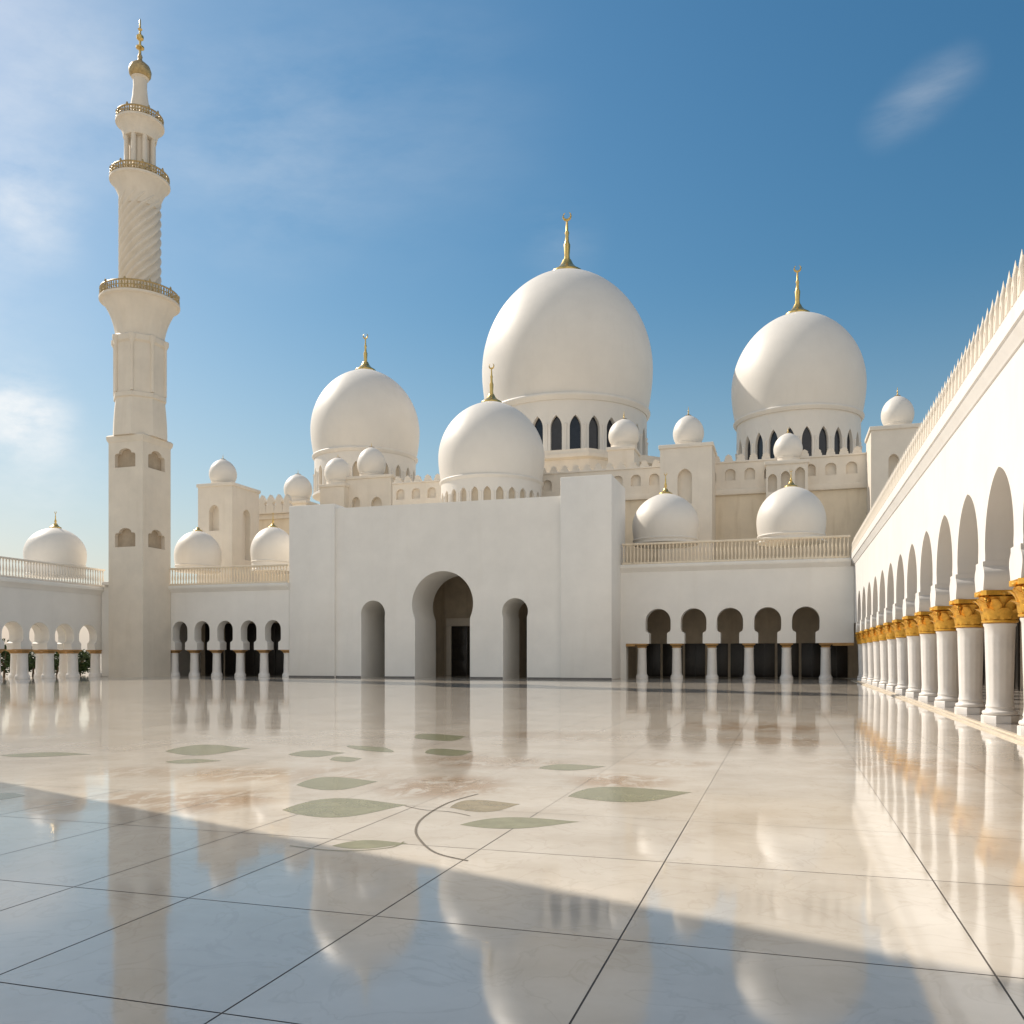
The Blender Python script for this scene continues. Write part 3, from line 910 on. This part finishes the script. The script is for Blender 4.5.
# ------------------------------------------------------------------ right wing
XR0, XR1 = xat(612, YP), XW + .8
rw = thing('arcade_wing', ((XR0 + XR1) / 2, YR, 0), 'shaded wing of five keyhole arches between the portal and the columned arcade', 'arcade')
rp = WLOC[rw]
rc = [xat(p, YR) for p in (658, 693.5, 729.8, 767.6, 805.8)]
zi = 2.62
bm = bmesh.new()
outer = [(XR0, zi)]
for c in rc: outer += keyhole(c, .66, zi, 3.42, .93, 5.2)
XRe = XW - .02
outer += [(XRe, zi), (XRe, 7.95), (XR0, 7.95)]
slab(bm, [clean(outer)], 1.0, lambda u, v, w_: Vector((u, YR + w_, v)))
mk('wall', bm, M['white'], rw, rp)
bm = bmesh.new()
box(bm, XR0, xat(626, YR), YR, YR + 1.0, 0, zi - .003)
mk('pier', bm, M['white'], rw, rp)
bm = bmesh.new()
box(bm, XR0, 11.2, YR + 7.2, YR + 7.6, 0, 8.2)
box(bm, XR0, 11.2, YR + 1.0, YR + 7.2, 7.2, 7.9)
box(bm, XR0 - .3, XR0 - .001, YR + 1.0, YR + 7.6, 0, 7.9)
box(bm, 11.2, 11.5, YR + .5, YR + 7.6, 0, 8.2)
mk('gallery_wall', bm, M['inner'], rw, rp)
bm = bmesh.new()
for i in range(9):
    a = XR0 + .4 + i * 1.8
    b2 = bmesh.new()
    box(b2, a, a + 1.6, YR + 7.1, YR + 7.197, 0, 2.7, .02)
    box(b2, a + .76, a + .84, YR + 7.04, YR + 7.099, 0, 2.7)
    mk('door', b2, M['wooddoor'], rw, (a + .8, YR + 7.15, 0))
bm.free()
def wing_cornice(parent, x0, x1, Y, z, pv, m='white'):
    bm = bmesh.new()
    pr = [(Y + .9, z), (Y, z), (Y - .08, z + .06), (Y - .12, z + .16), (Y - .30, z + .28), (Y - .34, z + .34), (Y - .34, z + .52), (Y - .28, z + .56), (Y + .9, z + .56)]
    slab(bm, [pr], x1 - x0, lambda u, v, w_: Vector((x0 + w_, u, v)))
    mk('cornice', bm, M[m], parent, pv)
wing_cornice(rw, XR0, XRe - .22, YR, 7.95, rp)
bm = bmesh.new(); box(bm, XR0, 11, YR + .9, YR + 8, 7.96, 8.4)
mk('roof', bm, M['warm'], rw, rp)
railing(rw, (XR0 + .1, YR - .05, 8.51), (XRe - .24, YR - .05, 8.51), 1.6, .26, 'warm')
sh2, cp2 = small_column_meshes(2.3, zi, .36, .45, M['bronze'])
pcs = [xat(p, YR) for p in (641, 676, 711.5, 748.7, 786.5, 826)]
for c in pcs:
    o = put('column', sh2, rw, (c, YR + .5, 0)); put('capital', cp2, o, (c, YR + .5, 2.3))
bm = bmesh.new()
for a, b in ((xat(626, YR), pcs[0] - .455), (pcs[-1] + .455, XRe)):
    box(bm, a, b, YR - .05, YR + .55, 2.42, zi - .004)
mk('impost_strip', bm, M['bronze'], rw, rp)

# ------------------------------------------------------------------ portal
px = lambda p, Y=YP: xat(p, Y)
po = thing('portal', (px(445), YP, 0), 'massive plain white gateway with one tall arch between two narrow ones', 'gateway')
pp = WLOC[po]
YM = YP + .22
zmid = zat(450, 502, YM)
bm = bmesh.new()
ws = []
c1 = (px(413.5, YM) + px(471.5, YM)) / 2
k = mpp(442, YM) / math.cos(math.atan(70 / F)) * 1.0
hwm = (px(470, YM) - px(415, YM)) / 2
Rm = (px(473.2, YM) - px(412, YM)) / 2
ztm = zat(442, 571, YM)
big = horseshoe(c1, hwm, Rm, 0, ztm - Rm, 40)
def side(p0, p1, yt, bulge):
    a, b = px(p0, YM), px(p1, YM)
    R = (b - a) / 2
    return horseshoe((a + b) / 2, R / bulge, R, 0, zat((p0 + p1) / 2, yt, YM) - R, 26)
sl = side(361, 385, 600.5, 1.02)
sr = side(502, 528, 598, 1.09)
XP0, XPa, XPb, XP1 = px(289), px(334.5), px(560.6), px(612)
# stilt the round tops: the small arches are taller than half circles
outer = [(XPa, 0)] + sl + big + sr + [(XPb, 0), (XPb, zmid), (XPa, zmid)]
TH = 4.2
slab(bm, [clean(outer)], TH, lambda u, v, w_: Vector((u, YM + w_, v)))
mk('wall', bm, M['white'], po, pp)
bm = bmesh.new()                # thin dark skirting along the foot of the gateway
hx = [XPa, min(p[0] for p in sl), max(p[0] for p in sl), c1 - hwm, c1 + hwm, sr[0][0], sr[-1][0], XPb]
hx[1], hx[2] = sl[0][0], sl[-1][0]
for a, b in zip(hx[::2], hx[1::2]):
    box(bm, a + .02, b - .02, YM - .025, YM - .002, 0, .13)
box(bm, XP0, XPa - .005, YP - .025, YP - .002, 0, .13); box(bm, XPb + .005, XP1, YP - .125, YP - .102, 0, .13)
mk('skirting', bm, M['skirt'], po, pp)
zpl, zpr = zat(310, 505, YP), zat(586, 476, YP)
bm = bmesh.new(); box(bm, XP0, XPa - .003, YP, YP + 9, 0, zpl, .05)
mk('pylon', bm, M['white'], po, (XP0, YP, 0))
bm = bmesh.new(); box(bm, XPb + .003, XP1, YP - .1, YR + 2, 0, zpr, .05)
mk('pylon', bm, M['white'], po, (XPb, YP, 0))['label'] = 'taller right pylon'
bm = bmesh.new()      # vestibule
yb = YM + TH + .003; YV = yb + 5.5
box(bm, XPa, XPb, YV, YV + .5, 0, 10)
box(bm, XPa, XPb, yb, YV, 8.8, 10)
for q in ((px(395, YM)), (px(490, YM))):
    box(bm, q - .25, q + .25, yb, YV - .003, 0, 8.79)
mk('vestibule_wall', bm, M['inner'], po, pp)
bm = bmesh.new()
da, db = xat(452, YV), xat(484, YV)
box(bm, da - .45, da, YV - .25, YV - .003, 0, 4.3, .03); box(bm, db, db + .45, YV - .25, YV - .003, 0, 4.3, .03); box(bm, da - .45, db + .45, YV - .27, YV - .003, 4.303, 5.0, .03)
fr = mk('door_frame', bm, M['cream'], po, ((da + db) / 2, YV, 0))
bm = bmesh.new()
m_ = (da + db) / 2
for a, b in ((da + .01, m_ - .02), (m_ + .02, db - .01)):
    box(bm, a, b, YV - .12, YV - .005, 0, 4.29, .02)
    for z0_, z1_ in ((.3, 1.3), (1.5, 2.6), (2.8, 4.0)):
        box(bm, a + .15, b - .15, YV - .15, YV - .121, z0_, z1_, .01)
mk('door', bm, M['wooddoor'], po, (m_, YV, 0))
for a, b in ((px(345, YV), px(397, YV)), (px(497, YV), px(545, YV))):
    bm = bmesh.new(); box(bm, a, b, YV - .08, YV - .004, 0, 5.2, .02)
    n = 4
    for i in range(1, n): box(bm, a + (b - a) * i / n - .05, a + (b - a) * i / n + .05, YV - .13, YV - .081, 0, 5.2)
    mk('window', bm, M['glass'], po, ((a + b) / 2, YV, 0))
bm = bmesh.new(); box(bm, XPa, XPb, yb, YH - .3, 12.0, zmid - .6)
box(bm, XPa, XPb, YV + .6, YH - .3, 0, 12)
box(bm, XP0, XPa - .003, YP + 9, YH - .3, 0, zpl - 1)
mk('roof', bm, M['cream'], po, pp)

# ------------------------------------------------------------------ left wing
X0l, X1l = xat(150, YL), XP0 - .003
lw = thing('arcade_wing', ((X0l + X1l) / 2, YL, 0), 'wing of five dark keyhole arches between the minaret and the portal', 'arcade')
lp = WLOC[lw]
zil, zcl = 2.2, 1.95
lc = [xat(p, YL) for p in (180, 202, 225, 248.6, 272.8)]
bm = bmesh.new()
XLb = xat(156, YL)
outer = [(XLb, zil)]
for c in lc: outer += keyhole(c, .5, zil, 2.85, .74, 4.6)
zlw = 7.0
outer += [(X1l, zil), (X1l, zlw), (XLb, zlw)]
slab(bm, [clean(outer)], .9, lambda u, v, w_: Vector((u, YL + w_, v)))
mk('wall', bm, M['white'], lw, lp)
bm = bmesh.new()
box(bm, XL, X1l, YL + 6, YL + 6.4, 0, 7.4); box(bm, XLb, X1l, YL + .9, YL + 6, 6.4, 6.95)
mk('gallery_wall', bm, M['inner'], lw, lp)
for i in range(6):
    a = XLb + .5 + i * 2.1
    b2 = bmesh.new()
    box(b2, a, a + 1.9, YL + 5.9, YL + 5.997, 0, 4.6, .02); box(b2, a + .9, a + 1.0, YL + 5.84, YL + 5.899, 0, 4.6)
    mk('door', b2, M['wooddoor'], lw, (a + .95, YL + 5.95, 0))
wing_cornice(lw, XLb, X1l, YL, zlw, lp)
bm = bmesh.new(); box(bm, XL, X1l, YL + .9, YL + 12, zlw + .01, 7.3)
mk('roof', bm, M['warm'], lw, lp)
railing(lw, (XLb + .2, YL - .05, zlw + .56), (X1l - .05, YL - .05, zlw + .56), 1.5, .27, 'warm')
sh3, cp3 = small_column_meshes(zcl, zil, .36, .43, M['bronze'])
lcs = [xat(p, YL) for p in (171, 191, 213.5, 237, 261, 285)]
for c in lcs:
    o = put('column', sh3, lw, (c, YL + .45, 0)); put('capital', cp3, o, (c, YL + .45, zcl))
bm = bmesh.new(); box(bm, XLb, xat(163, YL), YL, YL + .9, 0, zil - .003)
mk('pier', bm, M['white'], lw, lp)

# ------------------------------------------------------------------ left open arcade
la = thing('open_arcade', (XL, 45, 0), 'open arcade at far left with garden showing through its arches', 'arcade')
lap = WLOC[la]
LY0, LY1 = 24.0, 60.2
ac = [50.7 + 2.43 * i for i in range(-10, 4)]
bm = bmesh.new()
for xo in (0, 3.2):
    outer = [(LY0, 2.2)]
    for c in ac: outer += keyhole(c, .72, 2.2, 2.75, .95, 4.25)
    outer += [(LY1, 2.2), (LY1, zlw), (LY0, zlw)]
    slab(bm, [clean(outer)], .75, lambda u, v, w_: Vector((XL - w_ - xo, u, v)))
mk('wall', bm, M['white'], la, lap)
bm = bmesh.new()
box(bm, XL - 3.2, XL - .75, LY0, LY1, 5.4, 5.8); box(bm, XL - 6.5, XL + .02, LY0, LY1 + 4, zlw + .003, zlw + .3)
mk('roof', bm, M['white'], la, lap)
bm = bmesh.new()
pr = [(XL - .9, zlw + .303), (XL, zlw - .3), (XL + .08, zlw - .2), (XL + .12, zlw - .1), (XL + .30, zlw + .05), (XL + .34, zlw + .1), (XL + .34, zlw + .3), (XL + .28, zlw + .38), (XL - .9, zlw + .38)]
pr[0] = (XL + .003, zlw - .3); pr[1] = (XL + .02, zlw - .3); pr[-1] = (XL + .003 - .9, zlw + .38); pr.append((XL - .897, zlw + .31)); pr.append((XL + .025, zlw + .305))
slab(bm, [[(XL + .025, zlw - .3), (XL + .08, zlw - .2), (XL + .12, zlw - .1), (XL + .30, zlw + .05), (XL + .34, zlw + .1), (XL + .34, zlw + .3), (XL + .28, zlw + .38), (XL + .025, zlw + .38)]], LY1 - LY0, lambda u, v, w_: Vector((u, LY0 + w_, v)))
mk('cornice', bm, M['white'], la, lap)
railing(la, (XL + .05, LY0 + 10, zlw + .38), (XL + .05, LY1 - .5, zlw + .38), 1.5, .27, 'cream')
sh4, cp4 = small_column_meshes(1.9, 2.2, .40, .5, M['bronze'])
for c in ac + [ac[-1] + 2.43]:
    for xo in (.37, 3.57):
        o = put('column', sh4, la, (XL - xo, c - 1.215, 0)); put('capital', cp4, o, (XL - xo, c - 1.215, 1.9))

# ------------------------------------------------------------------ minaret
MY, MS = 58.6, 3.35
mxc = xat(142.8, MY)
cx, cy = mxc - MS / 2, MY + MS / 2
mi = thing('minaret', (cx, cy, 0), 'tall slender minaret with three gilded balconies at the left corner of the court', 'minaret')
mp_ = WLOC[mi]
tm = -cx * SN + cy * CS
zm = lambda y: EYE + (HOR - y) * tm / F
zsq = zm(440)
def quatrefoil(c, z, w_, h):
    """shouldered opening: straight sides, notched shoulders, low arch"""
    p = [(-1, -1), (1, -1)]
    for i in range(7):
        a = PI / 2 * i / 6
        p.append((.80 + .20 * math.cos(a), .22 + .28 * math.sin(a)))
    p += [(.66, .5)]
    for i in range(11):
        a = PI * i / 10
        p.append((.62 * math.cos(a), .5 + .5 * math.sin(a)))
    p += [(-.66, .5)]
    for i in range(7):
        a = PI / 2 + PI / 2 * i / 6
        p.append((-.80 + .20 * math.cos(a), .22 + .28 * math.sin(a)))
    return clean([(c + w_ * x, z + h * y) for x, y in p])
bm = bmesh.new()
hs = MS / 2
holesz = [(zm(462), 1.0, .76), (zm(540), 1.0, .76)]
for k in range(4):
    fm = (lambda k: (lambda u, v, w_: Matrix.Rotation(PI / 2 * k, 4, 'Z') @ Vector((u, -hs + w_, v)) + Vector((cx, cy, 0))))(k)
    e = 0 if k % 2 == 0 else .42
    lo = -hs + e; hi = hs - e
    holes = [quatrefoil(-.05, z, w_, h) for z, w_, h in holesz] if k < 2 else []
    slab(bm, [[(lo, 0), (hi, 0), (hi, zsq), (lo, zsq)]] + holes, .42, fm)
mk('tower_shaft', bm, M['minaret'], mi, mp_)
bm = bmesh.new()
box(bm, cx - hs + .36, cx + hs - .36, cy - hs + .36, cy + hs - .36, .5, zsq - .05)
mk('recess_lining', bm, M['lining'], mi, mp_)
bm = bmesh.new()
q = .0
pr = [(hs * 1.414, 0), (hs * 1.414 + .16, .22), (hs * 1.414 + .2, .5), (hs * 1.414 + .05, .62), (hs * 1.2, .66)]
lathe(bm, pr, (cx, cy, zsq - .55), 4, a0=PI / 4)
mk('cornice', bm, M['minaret'], mi, mp_)
kx = .93 * tm / F          # metres per pixel of width (edge-of-frame stretch taken out)
def seg(name, prof, sg=32, rf=None, m='minaret', a0=0, sharp=35, parent=None):
    bm = bmesh.new()
    lathe(bm, [(r * kx, z) for r, z in prof], (cx, cy, 0), sg, rf, a0)
    return mk(name, bm, M[m], parent or mi, (cx, cy, prof[0][1]), sharp)
Z = zm
def Zf(y, r): return EYE + (HOR - y) * (tm - r * kx * .8) / F      # height of a rim seen from below
seg('octagon_base', [(28.5, Z(440)), (28, Z(424)), (27, Z(412)), (26, Z(403)), (27.5, Z(402)), (27.5, Z(398)), (25.5, Z(397))], 8, a0=PI / 8)
seg('octagon_shaft', [(26, Z(398.5)), (26, Z(349)), (28, Z(347)), (28, Z(342)), (26, Z(340))], 8, a0=PI / 8)
bm = bmesh.new()
for i in range(8):
    a = PI / 8 + PI / 4 * i
    lathe(bm, [(.14, Z(397)), (.14, Z(350)), (.3, Z(346)), (.3, Z(342))], (cx + 26 * kx * math.cos(a), cy + 26 * kx * math.sin(a), 0), 10)
mk('corner_rib', bm, M['minaret'], mi, (cx, cy, Z(397)))
def flare(r0, r1, y0, y1):
    p = []
    for i in range(13):
        q = i / 12
        r = r0 + (r1 - r0) * q ** 1.6
        p.append((r, Zf(y0 + (y1 - y0) * q, r * q)))
    return p
scal = lambda n, d: (lambda a, z: 1 + d * abs(math.cos(n * a / 2)) - d)
def balcony(r, yb, yt, n):
    dk = seg('balcony', [(r, Zf(yb, r)), (r + 1.5, Zf(yb - 1, r)), (r + 1.5, Zf(yb - 3, r)), (r - 1, Zf(yb - 3, r))], 40)
    bm = bmesh.new()
    z0, z1 = Zf(yb - 3, r), Zf(yt, r)
    R = r * kx
    for zz, t in ((z1, .07), ((z0 + z1) / 2, .04), (z0 + .06, .05)):
        tube(bm, [(cx + R * math.cos(2 * PI * i / 40), cy + R * math.sin(2 * PI * i / 40), zz) for i in range(40)], t, 6, True)
    for i in range(n):
        a = 2 * PI * i / n
        p = (cx + R * math.cos(a), cy + R * math.sin(a))
        lathe(bm, [(.05, z0), (.09, z0 + .3 * (z1 - z0)), (.05, z0 + .6 * (z1 - z0)), (.05, z1), (.1, z1 + .05), (.07, z1 + .2), (0, z1 + .28)] if i % 4 == 0 else [(.03, z0), (.06, z0 + .4 * (z1 - z0)), (.03, z1)], (*p, 0), 6)
        b_ = 2 * PI * (i + .5) / n   # pierced panels
        lathe(bm, [(0, z0 + .1), (.10, z0 + .25 * (z1 - z0)), (.05, (z0 + z1) / 2), (.09, z0 + .72 * (z1 - z0)), (0, z1 - .02)], (cx + R * math.cos(b_), cy + R * math.sin(b_), 0), 5)
    mk('railing', bm, M['railgold'], dk, (cx, cy, z0))
seg('flare', flare(24.5, 38, 341, 294), 64, scal(16, .025))
balcony(39, 294, 282, 40)
seg('spiral_shaft', [(19.5, Z(291) + (Z(196) - Z(291)) * i / 60) for i in range(61)], 144, lambda a, z: 1 + .10 * math.cos(13 * (a - .62 * (z - Z(291)))), sharp=70)
seg('flare', flare(19.5, 29, 210, 174), 64, scal(14, .025))
balcony(29, 174, 163.5, 32)
seg('lantern_core', [(11, Z(172)), (11, Z(130))], 24)
for i in range(8):
    a = 2 * PI * (i + .3) / 8
    bm = bmesh.new()
    X, Y = cx + 14 * kx * math.cos(a), cy + 14 * kx * math.sin(a)
    lathe(bm, [(.26, Z(171)), (.26, Z(169)), (.2, Z(168)), (.19, Z(140)), (.3, Z(136)), (.34, Z(134.5))], (X, Y, 0), 12)
    mk('lantern_column', bm, M['minaret'], mi, (X, Y, Z(171)))
seg('flare', [(16.5, Z(141))] + flare(17, 23, 140, 117), 64, scal(12, .03))
balcony(23, 117, 107, 26)
seg('neck', [(10, Z(116)), (9.8, Z(108)), (8, Z(98)), (7, Z(88)), (7.2, Z(80)), (9, Z(78.5))], 24)
bm = bmesh.new()
on = [(8, 79), (11, 75.5), (11.6, 71.5), (10, 67), (6, 63.5), (3, 61.5), (2, 59), (2.6, 57), (1.4, 54)]
lathe(bm, [(r * kx, Z(y_)) for r, y_ in on] + [(0, Z(53.5))], (cx, cy, 0), 28)
bulb = mk('bulb', bm, M['railgold'], mi, (cx, cy, Z(79)), 60)
bm = bmesh.new()
fp = [(1.4, 55), (1.2, 50), (4.2, 48.5), (4.2, 47), (1.2, 45.5), (1.2, 41), (3.6, 39), (3.8, 36.5), (1.2, 34), (1.0, 31), (2.4, 29.5), (1.0, 28), (.7, 20), (0, 18)]
lathe(bm, [(r * kx, Z(y_)) for r, y_ in fp], (cx, cy, 0), 12)
mk('finial', bm, M['brass'], bulb, (cx, cy, Z(55)))
# corner block in which the minaret stands
cb = thing('corner_block', (XL + 2, 61, 0), 'plain white corner wall wrapped around the foot of the minaret', 'wall')
bm = bmesh.new()
box(bm, XL + .05, XLb - .003, cy - .9, YL + 6, 0, zlw + .5, .04)
mk('wall', bm, M['white'], cb, (XL + 2, 61, 0))
bm = bmesh.new()
box(bm, XL + .35, XLb + .2, cy - 1.2, YL + 6, zlw + .503, zlw + .8, .04)
mk('cornice', bm, M['white'], cb, (XL + 2, 61, zlw))

# ------------------------------------------------------------------ shrubs beyond the left arcade
def shrub(X, Y, h, r, label, sd):
    rg = random.Random(sd)
    root = thing('shrub', (X, Y, -.12), label, 'shrub', 'garden shrubs beyond the left arcade')
    bm = bmesh.new()
    tube(bm, [(X, Y, -.12), (X + .05, Y, h * .3), (X + .1, Y + .1, h * .6)], [.1, .07, .03], 6)
    for k in range(5):
        a = rg.uniform(0, 6.3)
        tube(bm, [(X + .05, Y, h * .3), (X + r * .6 * math.cos(a), Y + r * .6 * math.sin(a), h * .75)], [.05, .02], 5)
    mk('trunk', bm, M['bark'], root, (X, Y, -.12))
    bm = bmesh.new()
    clumps = [(rg.gauss(0, .42) * r, rg.gauss(0, .42) * r, h * rg.uniform(.2, .95), rg.uniform(.25, .5) * r) for _ in range(26)]
    for (a, b, c, rr) in clumps:
        for _ in range(75):
            v = Vector((rg.gauss(0, 1), rg.gauss(0, 1), rg.gauss(0, 1))).normalized() * rr * rg.uniform(.6, 1.05)
            p = Vector((X + a, Y + b, max(c + v.z * .8, .05))) + Vector((v.x, v.y, 0))
            d = Vector((rg.gauss(0, 1), rg.gauss(0, 1), rg.gauss(0, .7))).normalized(); s = d.orthogonal().normalized()
            L = rg.uniform(.10, .2); wd = L * .4
            bm.faces.new([bm.verts.new(p - d * L), bm.verts.new(p + s * wd), bm.verts.new(p + d * L), bm.verts.new(p - s * wd)])
    mk('crown', bm, M['leaf'], root, (X, Y, h * .5))
sh_px = [(4, 'tallest shrub, behind the arch at the very left edge'), (33, 'shrub behind the second arch from the left'), (57, 'low shrub behind the third arch from the left'), (80, 'shrub behind the arch nearest the minaret')]
for i, (p, lb) in enumerate(sh_px):
    dx, dy, _ = ray(p, 0)
    t = (XL - 7.5) / dx
    shrub(XL - 7.5, t * dy, (2.9, 2.3, 2.6, 2.0)[i], 1.5, lb, 20 + i)

# ------------------------------------------------------------------ unseen block added left of the camera to cast the shadow over the near floor
BX0, BX1, BY0, BY1, BH = -30.0, -18.0, -16.0, 12.15, 20.4
eb = thing('shadow_block', (-24, 0, 0), 'plain white block added out of view on the left to cast the floor shadow', 'gateway')
bm = bmesh.new()
arch = horseshoe(-2, 2.3, 2.6, 0, 6.0, 30)
slab(bm, [clean([(BY0, 0)] + arch + [(BY1, 0), (BY1, BH), (BY0, BH)])], 1.2, lambda u, v, w_: Vector((BX1 - w_, u, v)))
box(bm, BX0, BX1 - 1.203, BY0, BY1, 0, BH)
mk('wall', bm, M['white'], eb, (-24, 0, 0))
bm = bmesh.new(); box(bm, BX0 - .2, BX1 + .2, BY0 - .2, BY1 + .2, BH + .003, BH + .4, .05)
mk('cornice', bm, M['white'], eb, (-24, 0, BH))
